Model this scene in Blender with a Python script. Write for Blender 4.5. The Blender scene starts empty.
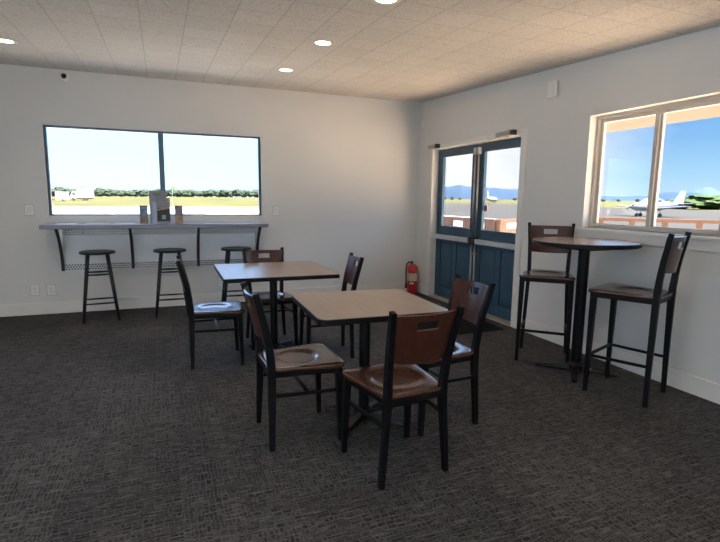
import bpy, bmesh, math, random
from mathutils import Vector, Matrix, noise
random.seed(7)
PI = math.pi
COL = bpy.context.scene.collection

# ------------------------------------------------------------------ object helpers
def link(name, me, m=None, parent=None):
    o = bpy.data.objects.new(name, me); COL.objects.link(o)
    if m is not None:
        for mm in (m if isinstance(m, (list, tuple)) else [m]): me.materials.append(mm)
    if parent is not None: o.parent = parent
    return o

def obj(name, bm, m, parent=None, smooth=False, bevel=0, seg=2, loc=None, rz=None):
    bmesh.ops.recalc_face_normals(bm, faces=bm.faces[:])
    me = bpy.data.meshes.new(name); bm.to_mesh(me); bm.free()
    if smooth:
        for p in me.polygons: p.use_smooth = True
    o = link(name, me, m, parent)
    if bevel:
        b = o.modifiers.new('bevel', 'BEVEL'); b.width = bevel; b.segments = seg
        b.limit_method = 'ANGLE'; b.angle_limit = math.radians(40)
        b.harden_normals = False
    if loc is not None: o.location = loc
    if rz is not None: o.rotation_euler = (0, 0, rz)
    return o

def thing(name, label, cat, loc=(0, 0, 0), rz=0, group=None):
    o = bpy.data.objects.new(name, None); COL.objects.link(o)
    o.empty_display_size = .1
    o.location = loc; o.rotation_euler = (0, 0, rz)
    o['label'] = label; o['category'] = cat
    if group: o['group'] = group
    return o

def tag(o, label, cat, group=None, kind=None):
    o['label'] = label; o['category'] = cat
    if group: o['group'] = group
    if kind: o['kind'] = kind
    return o

def struct(o, label=None, cat=None):
    o['kind'] = 'structure'
    if label: o['label'] = label
    if cat: o['category'] = cat
    return o

def dup(root, loc, rz, label, group=None):
    r = root.copy(); COL.objects.link(r); r.location = loc; r.rotation_euler = (0, 0, rz)
    r['label'] = label
    if group: r['group'] = group
    for ch in list(root.children):
        c = ch.copy(); COL.objects.link(c); c.parent = r
        for g in ch.children:
            d = g.copy(); COL.objects.link(d); d.parent = c
    return r

# ------------------------------------------------------------------ mesh helpers
def B(): return bmesh.new()

def box(bm, x0, x1, y0, y1, z0, z1):
    v = [bm.verts.new((x, y, z)) for z in (z0, z1) for (x, y) in ((x0, y0), (x1, y0), (x1, y1), (x0, y1))]
    for f in ((3, 2, 1, 0), (4, 5, 6, 7), (0, 1, 5, 4), (1, 2, 6, 5), (2, 3, 7, 6), (3, 0, 4, 7)):
        bm.faces.new([v[i] for i in f])
    return bm

def loft(bm, rings, closed=True, cap=True):
    """rings: list of lists of points, same count"""
    vr = [[bm.verts.new(p) for p in r] for r in rings]
    n = len(vr[0])
    for a, b in zip(vr, vr[1:]):
        for i in range(n if closed else n - 1):
            j = (i + 1) % n
            try: bm.faces.new((a[i], a[j], b[j], b[i]))
            except ValueError: pass
    if cap and closed:
        bm.faces.new(list(reversed(vr[0]))); bm.faces.new(vr[-1])
    return vr

def frame_at(t, up=Vector((0, 0, 1))):
    t = t.normalized()
    if abs(t.dot(up)) > .97: up = Vector((1, 0, 0))
    s = t.cross(up).normalized(); u = s.cross(t).normalized()
    return s, u

def bar(bm, pts, w, h=None, up=Vector((0, 0, 1)), side=None):
    """rectangular section swept along pts; w, h can be lists"""
    pts = [Vector(p) for p in pts]; n = len(pts)
    W = w if isinstance(w, (list, tuple)) else [w] * n
    H = (h if isinstance(h, (list, tuple)) else [h] * n) if h is not None else W
    rings = []
    for i, p in enumerate(pts):
        t = (pts[min(i + 1, n - 1)] - pts[max(i - 1, 0)])
        if side is not None:
            s = Vector(side); u = s.cross(t.normalized()).normalized()
        else: s, u = frame_at(t, up)
        a, b = s * W[i] / 2, u * H[i] / 2
        rings.append([p - a - b, p + a - b, p + a + b, p - a + b])
    loft(bm, rings); return bm

def tube(bm, pts, r, n=12, cap=True):
    pts = [Vector(p) for p in pts]; m = len(pts)
    R = r if isinstance(r, (list, tuple)) else [r] * m
    rings = []; ps = None
    for i, p in enumerate(pts):
        t = (pts[min(i + 1, m - 1)] - pts[max(i - 1, 0)]).normalized()
        if ps is None: s, u = frame_at(t)
        else:
            s = (ps - t * ps.dot(t)).normalized(); u = s.cross(t).normalized()
        ps = s
        rings.append([p + (s * math.cos(2 * PI * k / n) + u * math.sin(2 * PI * k / n)) * R[i] for k in range(n)])
    loft(bm, rings, cap=cap); return bm

def lathe(bm, prof, n=32, c=(0, 0, 0)):
    """prof: (r,z) list bottom to top"""
    rings = [[Vector((c[0] + r * math.cos(2 * PI * k / n), c[1] + r * math.sin(2 * PI * k / n), c[2] + z)) for k in range(n)] for r, z in prof]
    loft(bm, rings); return bm

def rrect(hx, hy, r, n=6):
    """rounded rectangle outline, ccw"""
    out = []
    for cx, cy, a0 in ((hx - r, hy - r, 0), (-hx + r, hy - r, PI / 2), (-hx + r, -hy + r, PI), (hx - r, -hy + r, 1.5 * PI)):
        for k in range(n + 1):
            a = a0 + PI / 2 * k / n
            out.append((cx + r * math.cos(a), cy + r * math.sin(a)))
    return out

def slab(bm, outline, z0, z1, ch=.0):
    rings = []
    def sc(d):
        cx = sum(p[0] for p in outline) / len(outline); cy = sum(p[1] for p in outline) / len(outline)
        o = []
        for x, y in outline:
            dx, dy = x - cx, y - cy; L = math.hypot(dx, dy)
            o.append((cx + dx * (1 - d / L), cy + dy * (1 - d / L)))
        return o
    if ch:
        rings.append([(x, y, z0) for x, y in sc(ch)]); rings.append([(x, y, z0 + ch) for x, y in outline])
        rings.append([(x, y, z1 - ch) for x, y in outline]); rings.append([(x, y, z1) for x, y in sc(ch)])
    else:
        rings = [[(x, y, z0) for x, y in outline], [(x, y, z1) for x, y in outline]]
    loft(bm, rings); return bm

# ------------------------------------------------------------------ materials
def new_mat(name):
    m = bpy.data.materials.new(name); m.use_nodes = True
    nt = m.node_tree; nt.nodes.clear()
    out = nt.nodes.new('ShaderNodeOutputMaterial')
    return m, nt, out

def N(nt, t, **kw):
    n = nt.nodes.new(t)
    for k, v in kw.items():
        if hasattr(n, k): setattr(n, k, v)
    return n

def L(nt, a, b): nt.links.new(a, b)

def principled(nt, out, col=(.5, .5, .5), rough=.5, metal=0, spec=.5, coat=0):
    b = N(nt, 'ShaderNodeBsdfPrincipled')
    b.inputs['Base Color'].default_value = (*col, 1); b.inputs['Roughness'].default_value = rough
    b.inputs['Metallic'].default_value = metal; b.inputs['Specular IOR Level'].default_value = spec
    b.inputs['Coat Weight'].default_value = coat
    L(nt, b.outputs[0], out.inputs[0]); return b

def ramp(nt, src, stops, interp='LINEAR'):
    r = N(nt, 'ShaderNodeValToRGB'); e = r.color_ramp.elements; r.color_ramp.interpolation = interp
    while len(e) > 1: e.remove(e[-1])
    e[0].position = stops[0][0]; e[0].color = (*stops[0][1], 1)
    for p, c in stops[1:]:
        x = e.new(p); x.color = (*c, 1)
    L(nt, src, r.inputs[0]); return r

def mth(nt, op, a, b=None, c=None, clamp=False):
    n = N(nt, 'ShaderNodeMath', operation=op); n.use_clamp = clamp
    for i, v in enumerate((a, b, c)):
        if v is None: continue
        if isinstance(v, (int, float)): n.inputs[i].default_value = v
        else: L(nt, v, n.inputs[i])
    return n.outputs[0]

def mixc(nt, fac, a, b, mode='MIX'):
    n = N(nt, 'ShaderNodeMix', data_type='RGBA', blend_type=mode)
    if isinstance(fac, (int, float)): n.inputs[0].default_value = fac
    else: L(nt, fac, n.inputs[0])
    for i, v in ((6, a), (7, b)):
        if isinstance(v, tuple): n.inputs[i].default_value = (*v, 1)
        else: L(nt, v, n.inputs[i])
    return n.outputs[2]

def simple(name, col, rough=.5, metal=0, spec=.5, coat=0, var=.06, scale=8, bump=0, bscale=200):
    """plain painted / metal / plastic surface with slight procedural variation"""
    m, nt, out = new_mat(name)
    b = principled(nt, out, col, rough, metal, spec, coat)
    tc = N(nt, 'ShaderNodeTexCoord')
    no = N(nt, 'ShaderNodeTexNoise'); no.inputs['Scale'].default_value = scale; no.inputs['Detail'].default_value = 3
    L(nt, tc.outputs['Object'], no.inputs['Vector'])
    lo = tuple(c * (1 - var) for c in col); hi = tuple(min(1, c * (1 + var)) for c in col)
    r = ramp(nt, no.outputs[0], [(.3, lo), (.7, hi)])
    L(nt, r.outputs[0], b.inputs['Base Color'])
    if bump:
        n2 = N(nt, 'ShaderNodeTexNoise'); n2.inputs['Scale'].default_value = bscale
        L(nt, tc.outputs['Object'], n2.inputs['Vector'])
        bp = N(nt, 'ShaderNodeBump'); bp.inputs['Strength'].default_value = bump; bp.inputs['Distance'].default_value = .002
        L(nt, n2.outputs[0], bp.inputs['Height']); L(nt, bp.outputs[0], b.inputs['Normal'])
    return m

def wood(name, c1, c2, rough=.3, axis=0, scale=6, coat=.0, spec=.5, stretch=9):
    m, nt, out = new_mat(name)
    b = principled(nt, out, c1, rough, spec=spec, coat=coat)
    if coat: b.inputs['Coat Roughness'].default_value = .15
    tc = N(nt, 'ShaderNodeTexCoord'); mp = N(nt, 'ShaderNodeMapping')
    s = [stretch, stretch, stretch]; s[axis] = 1
    mp.inputs['Scale'].default_value = s
    L(nt, tc.outputs['Object'], mp.inputs[0])
    n1 = N(nt, 'ShaderNodeTexNoise'); n1.inputs['Scale'].default_value = scale; n1.inputs['Detail'].default_value = 6
    n1.inputs['Distortion'].default_value = .6
    L(nt, mp.outputs[0], n1.inputs['Vector'])
    r = ramp(nt, n1.outputs[0], [(.3, c1), (.5, tuple((x + y) / 2 for x, y in zip(c1, c2))), (.68, c2)])
    L(nt, r.outputs[0], b.inputs['Base Color'])
    bp = N(nt, 'ShaderNodeBump'); bp.inputs['Strength'].default_value = .05
    L(nt, n1.outputs[0], bp.inputs['Height']); L(nt, bp.outputs[0], b.inputs['Normal'])
    return m

def glass_mat(name, tint=(1, 1, 1)):
    m, nt, out = new_mat(name)
    t = N(nt, 'ShaderNodeBsdfTransparent'); t.inputs[0].default_value = (*tint, 1)
    g = N(nt, 'ShaderNodeBsdfGlossy'); g.inputs['Roughness'].default_value = .0
    f = N(nt, 'ShaderNodeFresnel'); f.inputs[0].default_value = 1.45
    mx = N(nt, 'ShaderNodeMixShader')
    L(nt, mth(nt, 'MULTIPLY', f.outputs[0], .25), mx.inputs[0])
    L(nt, t.outputs[0], mx.inputs[1]); L(nt, g.outputs[0], mx.inputs[2]); L(nt, mx.outputs[0], out.inputs[0])
    return m

def emis(name, col, st):
    m, nt, out = new_mat(name)
    e = N(nt, 'ShaderNodeEmission'); e.inputs[0].default_value = (*col, 1); e.inputs[1].default_value = st
    L(nt, e.outputs[0], out.inputs[0]); return m

def carpet_mat():
    m, nt, out = new_mat('carpet')
    b = principled(nt, out, (.04, .04, .04), .95, spec=.1)
    tc = N(nt, 'ShaderNodeTexCoord'); P = tc.outputs['Object']
    nw = N(nt, 'ShaderNodeTexNoise'); nw.inputs['Scale'].default_value = 9; nw.inputs['Detail'].default_value = 3
    L(nt, P, nw.inputs['Vector'])
    vs = N(nt, 'ShaderNodeVectorMath', operation='SCALE'); L(nt, nw.outputs['Color'], vs.inputs[0]); vs.inputs['Scale'].default_value = .03
    va = N(nt, 'ShaderNodeVectorMath', operation='ADD'); L(nt, P, va.inputs[0]); L(nt, vs.outputs[0], va.inputs[1])
    W = va.outputs[0]
    def noise_(sc_, d=2, vec=P):
        n = N(nt, 'ShaderNodeTexNoise'); n.inputs['Scale'].default_value = sc_; n.inputs['Detail'].default_value = d
        L(nt, vec, n.inputs['Vector']); return n.outputs[0]
    def marks(rot, w, h, sq, off):
        mp = N(nt, 'ShaderNodeMapping'); mp.inputs['Rotation'].default_value = (0, 0, rot); mp.inputs['Location'].default_value = (off, off * .7, 0)
        L(nt, W, mp.inputs[0])
        br = N(nt, 'ShaderNodeTexBrick'); br.offset = .31; br.squash = sq; br.squash_frequency = 3; br.offset_frequency = 3
        br.inputs['Scale'].default_value = 1; br.inputs['Brick Width'].default_value = w; br.inputs['Row Height'].default_value = h
        br.inputs['Mortar Size'].default_value = h * .2; br.inputs['Mortar Smooth'].default_value = .6
        br.inputs['Color1'].default_value = (.0, .0, .0, 1); br.inputs['Color2'].default_value = (.62, .62, .62, 1)
        br.inputs['Mortar'].default_value = (.72, .72, .72, 1)
        L(nt, mp.outputs[0], br.inputs['Vector']); return br.outputs['Color']
    def stretched(rot, sx_, sy_):
        mp = N(nt, 'ShaderNodeMapping'); mp.inputs['Rotation'].default_value = (0, 0, rot); mp.inputs['Scale'].default_value = (sx_, sy_, 1)
        L(nt, P, mp.inputs[0]); return noise_(1, 2, mp.outputs[0])
    def weave(rot, off):
        a = marks(rot, .060, .017, .6, off); c = marks(rot, .040, .029, .55, off + .4)
        g = mth(nt, 'GREATER_THAN', stretched(rot, 5, 13), .50)
        k = N(nt, 'ShaderNodeRGBToBW'); L(nt, mixc(nt, g, a, c), k.inputs[0])
        # long thin light yarns, broken up
        y = mth(nt, 'GREATER_THAN', stretched(rot, 9, 75), .60)
        return mth(nt, 'MAXIMUM', k.outputs[0], mth(nt, 'MULTIPLY', y, .95))
    A, Bk = weave(0, 0), weave(PI / 2, .23)
    sn = N(nt, 'ShaderNodeVectorMath', operation='SNAP'); L(nt, P, sn.inputs[0]); sn.inputs[1].default_value = (.5, .5, 100)
    wn = N(nt, 'ShaderNodeTexWhiteNoise', noise_dimensions='3D'); L(nt, sn.outputs[0], wn.inputs['Vector'])
    sw = mth(nt, 'ADD', mth(nt, 'MULTIPLY', wn.outputs['Value'], .45), mth(nt, 'MULTIPLY', noise_(4, 2), .9))
    f1 = mth(nt, 'GREATER_THAN', sw, .68)
    v = mth(nt, 'ADD', mth(nt, 'MULTIPLY', A, mth(nt, 'SUBTRACT', 1, f1)), mth(nt, 'MULTIPLY', Bk, f1))
    v = mth(nt, 'MULTIPLY_ADD', v, .72, mth(nt, 'MULTIPLY_ADD', noise_(110, 3), .9, -.33))
    v = mth(nt, 'ADD', v, mth(nt, 'MULTIPLY_ADD', wn.outputs['Value'], .10, -.05))
    v = mth(nt, 'ADD', v, mth(nt, 'MULTIPLY_ADD', noise_(1.3), .3, -.15), clamp=True)
    r = ramp(nt, v, [(0, CARPET_LO), (.45, CARPET_MID), (1, CARPET_HI)])
    L(nt, r.outputs[0], b.inputs['Base Color'])
    bp = N(nt, 'ShaderNodeBump'); bp.inputs['Strength'].default_value = .4; bp.inputs['Distance'].default_value = .003
    L(nt, v, bp.inputs['Height']); L(nt, bp.outputs[0], b.inputs['Normal'])
    return m
CARPET_LO = (.018, .0175, .018); CARPET_MID = (.054, .052, .053); CARPET_HI = (.14, .136, .136)

def ceiling_mat():
    m, nt, out = new_mat('acoustic_tile')
    b = principled(nt, out, (.6, .57, .53), .9, spec=.1)
    tc = N(nt, 'ShaderNodeTexCoord'); mp = N(nt, 'ShaderNodeMapping'); mp.inputs['Location'].default_value = (1.785, 0, 0)
    L(nt, tc.outputs['Object'], mp.inputs[0])
    br = N(nt, 'ShaderNodeTexBrick'); br.offset = 0; br.squash = 1
    br.inputs['Scale'].default_value = 1; br.inputs['Brick Width'].default_value = .305; br.inputs['Row Height'].default_value = .305
    br.inputs['Mortar Size'].default_value = .004; br.inputs['Mortar Smooth'].default_value = .2
    br.inputs['Color1'].default_value = (.93, .93, .93, 1); br.inputs['Color2'].default_value = (1, 1, 1, 1)
    br.inputs['Mortar'].default_value = (.70, .70, .70, 1)
    L(nt, mp.outputs[0], br.inputs['Vector'])
    no = N(nt, 'ShaderNodeTexNoise'); no.inputs['Scale'].default_value = 55; no.inputs['Detail'].default_value = 4; no.inputs['Roughness'].default_value = .7
    L(nt, tc.outputs['Object'], no.inputs['Vector'])
    r = ramp(nt, no.outputs[0], [(.36, (.58, .548, .505)), (.5, (.72, .69, .64)), (.7, (.78, .75, .70))])
    L(nt, mixc(nt, 1.0, r.outputs[0], br.outputs['Color'], 'MULTIPLY'), b.inputs['Base Color'])
    bp = N(nt, 'ShaderNodeBump'); bp.inputs['Strength'].default_value = .35; bp.inputs['Distance'].default_value = .004
    L(nt, no.outputs[0], bp.inputs['Height']); L(nt, bp.outputs[0], b.inputs['Normal'])
    return m

def perf_mat():
    """perforated grey sheet metal"""
    m, nt, out = new_mat('perforated_metal')
    b = principled(nt, out, (.5, .5, .52), .4, metal=.3)
    tc = N(nt, 'ShaderNodeTexCoord'); sx = N(nt, 'ShaderNodeSeparateXYZ'); L(nt, tc.outputs['Object'], sx.inputs[0])
    p = .03
    row = mth(nt, 'FLOOR', mth(nt, 'DIVIDE', sx.outputs[2], p * .8))
    off = mth(nt, 'MULTIPLY', mth(nt, 'MODULO', row, 2), p / 2)
    fx = mth(nt, 'SUBTRACT', mth(nt, 'FRACT', mth(nt, 'DIVIDE', mth(nt, 'ADD', sx.outputs[0], off), p)), .5)
    fz = mth(nt, 'SUBTRACT', mth(nt, 'FRACT', mth(nt, 'DIVIDE', sx.outputs[2], p * .8)), .5)
    d = mth(nt, 'SQRT', mth(nt, 'ADD', mth(nt, 'MULTIPLY', fx, fx), mth(nt, 'MULTIPLY', fz, fz)))
    hole = mth(nt, 'LESS_THAN', d, .33)
    L(nt, mixc(nt, hole, (.72, .73, .76), (.03, .03, .035)), b.inputs['Base Color'])
    return m

def ground_mat():
    m, nt, out = new_mat('airfield_ground')
    b = principled(nt, out, (.3, .3, .3), .9, spec=.1)
    tc = N(nt, 'ShaderNodeTexCoord'); sx = N(nt, 'ShaderNodeSeparateXYZ'); L(nt, tc.outputs['Object'], sx.inputs[0])
    X, Y = sx.outputs[0], sx.outputs[1]
    def no(s, d=4):
        n = N(nt, 'ShaderNodeTexNoise'); n.inputs['Scale'].default_value = s; n.inputs['Detail'].default_value = d
        L(nt, tc.outputs['Object'], n.inputs['Vector']); return n.outputs[0]
    wob = mth(nt, 'MULTIPLY_ADD', no(.05), 8, -4)
    g1 = mth(nt, 'GREATER_THAN', mth(nt, 'ADD', X, wob), 92)
    g2 = mth(nt, 'GREATER_THAN', mth(nt, 'ADD', Y, wob), 125)
    g3 = mth(nt, 'MULTIPLY', mth(nt, 'GREATER_THAN', Y, 70), mth(nt, 'LESS_THAN', X, 25))
    g = mth(nt, 'MAXIMUM', g1, mth(nt, 'MAXIMUM', g2, g3))
    grass = ramp(nt, no(.08, 8), [(.3, (0.02406, 0.02792, 0.004789)), (.5, (0.04386, 0.04064, 0.009576)), (.7, (0.06509, 0.05334, 0.01724))]).outputs[0]
    conc = ramp(nt, no(.3, 5), [(.3, (0.2842, 0.2738, 0.2592)), (.7, (0.3135, 0.303, 0.2884))]).outputs[0]
    deck = ramp(nt, no(.5, 5), [(.3, (0.6633, 0.4833, 0.3359)), (.7, (0.7391, 0.5471, 0.389))]).outputs[0]
    near = mth(nt, 'MULTIPLY', mth(nt, 'GREATER_THAN', X, .1), mth(nt, 'LESS_THAN', X, 9))
    conc = mixc(nt, near, conc, deck)
    tarm = ramp(nt, no(.12, 6), [(.3, (0.02177, 0.01959, 0.01741)), (.7, (0.02902, 0.02613, 0.02322))]).outputs[0]
    pav = mixc(nt, mth(nt, 'GREATER_THAN', X, 22), conc, tarm)
    L(nt, mixc(nt, g, pav, grass), b.inputs['Base Color'])
    return m

def leaves(name, c1, c2, s=1.2):
    m, nt, out = new_mat(name)
    b = principled(nt, out, c1, .9, spec=.1)
    tc = N(nt, 'ShaderNodeTexCoord'); n = N(nt, 'ShaderNodeTexNoise'); n.inputs['Scale'].default_value = s; n.inputs['Detail'].default_value = 6
    L(nt, tc.outputs['Object'], n.inputs['Vector'])
    L(nt, ramp(nt, n.outputs[0], [(.35, c1), (.65, c2)]).outputs[0], b.inputs['Base Color'])
    return m

M = {}
M['wall'] = simple('wall_paint', (.74, .735, .72), .85, spec=.2, var=.015, scale=1.5, bump=.12, bscale=160)
M['trim'] = simple('white_trim_paint', (.80, .785, .755), .45, var=.015, scale=3)
M['vinyl'] = simple('window_vinyl', (.56, .525, .475), .45, var=.02, scale=4)  # white vinyl darkened in colour, standing for its shaded inner side
M['alu'] = simple('blue_grey_aluminium', (.10, .135, .175), .4, metal=.35, var=.05, scale=6)
M['ceiling'] = ceiling_mat()
M['carpet'] = carpet_mat()
M['glass'] = glass_mat('window_glass')
M['black_metal'] = simple('black_steel', (.005, .0055, .007), .42, spec=.18, var=.25, scale=14)
M['black_iron'] = simple('black_cast_iron', (.008, .0085, .01), .38, spec=.22, var=.25, scale=14)
M['black_edge'] = simple('black_edge_band', (.006, .006, .007), .45, spec=.2, var=.15)
M['seat_wood'] = wood('seat_veneer', (.047, .017, .010), (.088, .035, .020), .27, axis=1, scale=7, spec=.5, coat=.55)
M['back_wood'] = wood('back_veneer', (0.0434, 0.01225, 0.00816), (0.0756, 0.02225, 0.01344), .3, axis=2, scale=7, spec=.4, coat=.45)
M['laminate'] = wood('table_laminate', (.25, .19, .148), (.30, .23, .18), .3, axis=1, scale=5, spec=.5, stretch=5)
M['bar_laminate'] = wood('bar_table_laminate', (0.255, 0.1627, 0.1142), (0.3825, 0.2465, 0.1714), .25, axis=0, scale=5, spec=.6, stretch=5)
M['stool'] = simple('stool_paint', (.012, .013, .016), .4, spec=.35, var=.2, scale=12)
M['counter'] = simple('counter_laminate', (.235, .26, .325), .3, var=.12, scale=60)
M['perf'] = perf_mat()
M['panelwhite'] = simple('white_panel', (0.8268, 0.858, 0.897), .5, var=.02)
M['bracket'] = simple('bracket_steel', (.035, .037, .045), .4, metal=.2, var=.15)
M['door'] = simple('navy_door_paint', (.028, .08, .13), .4, spec=.45, var=.08, scale=5)
M['steel'] = simple('brushed_steel', (.56, .55, .53), .35, metal=.85, var=.06, scale=20)
M['barsteel'] = simple('satin_bar', (.52, .54, .57), .4, metal=.15, var=.05, scale=10)
M['closer'] = simple('closer_aluminium', (.40, .39, .37), .35, metal=.3, var=.05)
M['threshold'] = simple('threshold_metal', (.45, .40, .34), .45, metal=.3, var=.08)
M['mat'] = simple('entrance_mat', (.012, .012, .013), .95, spec=.1, var=.35, scale=90, bump=.5, bscale=300)
M['plate'] = simple('wall_plate_plastic', (.84, .84, .82), .4, var=.02)
M['gap_shade'] = simple('plate_gap_shade', (.30, .30, .29), .6)  # dark rim colour that draws the shadow gap round each wall plate
M['slotdark'] = simple('dark_slot', (.05, .05, .05), .6)
M['white_plastic'] = simple('white_plastic', (.75, .75, .75), .4)
M['black_plastic'] = simple('black_plastic', (.012, .012, .014), .25, var=.2)
M['red'] = simple('extinguisher_red', (.42, .012, .02), .35, spec=.5, coat=.3, var=.06)
M['redcap'] = simple('extinguisher_shoulder_red', (.62, .03, .045), .35, spec=.5, coat=.3, var=.06)
M['lamp'] = emis('downlight_glow', (1, .86, .66), 9)
M['lamp_ring'] = simple('downlight_trim', (.8, .72, .62), .4)
M['ground'] = ground_mat()
M['soffit'] = wood('soffit_boards', (0.05598, 0.03919, 0.02757), (0.07836, 0.05877, 0.04334), .7, axis=1, scale=8, stretch=14)
M['timber'] = wood('orange_timber', (0.05009, 0.01915, 0.006202), (0.07345, 0.03193, 0.01172), .75, axis=0, scale=5)
M['timber_shade'] = wood('shaded_timber', (0.0333, 0.01252, 0.005516), (0.0529, 0.02086, 0.00896), .8, axis=0, scale=5)  # same timber in a darker colour, for the barrier face in shade
M['plane'] = simple('aircraft_white', (0.1296, 0.1296, 0.1309), .35, coat=.2, var=.02)
M['plane_dark'] = simple('aircraft_window', (.03, .04, .05), .15)
M['plane_wing_shade'] = simple('aircraft_wing_shade', (0.0484, 0.04952, 0.0528), .4, var=.04)  # aircraft white darkened, so the wings carry their underside shade as colour
M['tyre'] = simple('tyre_rubber', (.02, .02, .02), .8)
M['van'] = simple('van_white', (0.246, 0.246, 0.246), .4, var=.02)
M['tree1'] = leaves('tree_leaves', (0.01132, 0.01997, 0.01219), (0.03207, 0.04352, 0.0264), 1.1)
M['tree2'] = leaves('tree_leaves_dull', (0.01509, 0.02178, 0.01625), (0.03774, 0.04535, 0.03252), 1.0)
M['bush'] = leaves('bush_leaves', (0.01168, 0.02503, 0.006676), (0.04004, 0.05674, 0.02003), 1)
M['bark'] = simple('bark', (.08, .06, .045), .9)
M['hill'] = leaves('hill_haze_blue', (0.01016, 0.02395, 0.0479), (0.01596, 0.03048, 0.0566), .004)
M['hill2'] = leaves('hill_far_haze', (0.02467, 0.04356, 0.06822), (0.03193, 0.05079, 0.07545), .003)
M['orange'] = simple('windsock_orange', (0.3344, 0.1045, 0.0209), .7)
M['pole'] = simple('pole_grey', (.5, .5, .5), .5)
M['paper'] = simple('paper_white', (.72, .74, .78), .5, var=.04)

# ------------------------------------------------------------------ room shell
CS = .0483
def cz(y): return 2.749 + CS * y
XL, YR, T = -7.2, -9.0, .16
D0, D1, DT = -.44, -2.35, 2.048       # door opening (y0 near corner, y1, top)
W0, W1, WB, WT = -3.149, -4.352, 1.141, 2.116
A0, A1, AB, AT = -4.715, -2.303, 1.138, 2.146

struct(obj('floor', box(B(), XL, .0, YR, 0, -.12, 0), M['carpet']), 'charcoal patterned carpet floor', 'floor')
bm = B()
for (x0, x1) in ((XL - T, T),):
    v = [bm.verts.new(p) for p in ((x0, YR - T, cz(YR - T)), (x1, YR - T, cz(YR - T)), (x1, T, cz(T)), (x0, T, cz(T)),
                                   (x0, YR - T, 3.1), (x1, YR - T, 3.1), (x1, T, 3.1), (x0, T, 3.1))]
    for f in ((3, 2, 1, 0), (4, 5, 6, 7), (0, 1, 5, 4), (1, 2, 6, 5), (2, 3, 7, 6), (3, 0, 4, 7)): bm.faces.new([v[i] for i in f])
struct(obj('ceiling', bm, M['ceiling']), 'acoustic tile ceiling', 'ceiling')

bm = B()                                                   # back wall with the picture window opening
H = 2.9
box(bm, XL - T, A0, 0, T, -.12, H); box(bm, A1, T, 0, T, -.12, H)
box(bm, A0, A1, 0, T, -.12, AB); box(bm, A0, A1, 0, T, AT, H)
struct(obj('wall_back', bm, M['wall']), 'white wall with the wide picture window', 'wall')
bm = B()
box(bm, 0, T, D0, 0, -.12, H); box(bm, 0, T, D1, D0, DT, H); box(bm, 0, T, W0, D1, -.12, H)
box(bm, 0, T, W1, W0, -.12, WB); box(bm, 0, T, W1, W0, WT, H); box(bm, 0, T, YR, W1, -.12, H)
box(bm, 0, T, D1, D0, -.12, 0)
struct(obj('wall_right', bm, M['wall']), 'white wall with the double doors', 'wall')
struct(obj('wall_left', box(B(), XL - T, XL, YR, 0, -.12, H), M['wall']), 'plain white side wall', 'wall')
struct(obj('wall_front', box(B(), XL - T, T, YR - T, YR, -.12, H), M['wall']), 'plain white wall behind the camera', 'wall')

# baseboards
def baseboard(name, x0, x1, y0, y1, lab):
    struct(obj(name, box(B(), x0, x1, y0, y1, 0, .137), M['trim'], bevel=.004), lab, 'baseboard')
baseboard('baseboard_back', XL, 0, -.016, 0, 'white baseboard under the picture window')
bm = B(); box(bm, -.016, 0, -.387, -.016, 0, .137); box(bm, -.016, 0, YR, -2.346, 0, .137)
struct(obj('baseboard_right', bm, M['trim'], bevel=.004), 'white baseboard along the door wall', 'baseboard')

# door casing
bm = B()
box(bm, -.02, .0, D0, D0 + .055, 0, DT + .005); box(bm, -.02, .07, D1, -2.268, 0, DT + .005)
box(bm, -.02, 0, D1, D0 + .055, DT + .005, DT + .06)
struct(obj('trim_1', bm, M['trim'], bevel=.003), 'white casing around the double doors', 'door trim')
bm = B(); box(bm, .125, .158, D1, D0, 2.0, DT); box(bm, .125, .158, D0 - .03, D0, 0, DT); box(bm, .125, .158, D1, D1 + .03, 0, DT)
struct(obj('trim_3', bm, M['trim']), 'white door stop outside the double doors', 'door trim')
struct(obj('trim_2', box(B(), -.03, .13, -2.268, D0, 0, .018), M['threshold'], bevel=.004), 'tan metal threshold below the doors', 'threshold')

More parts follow.
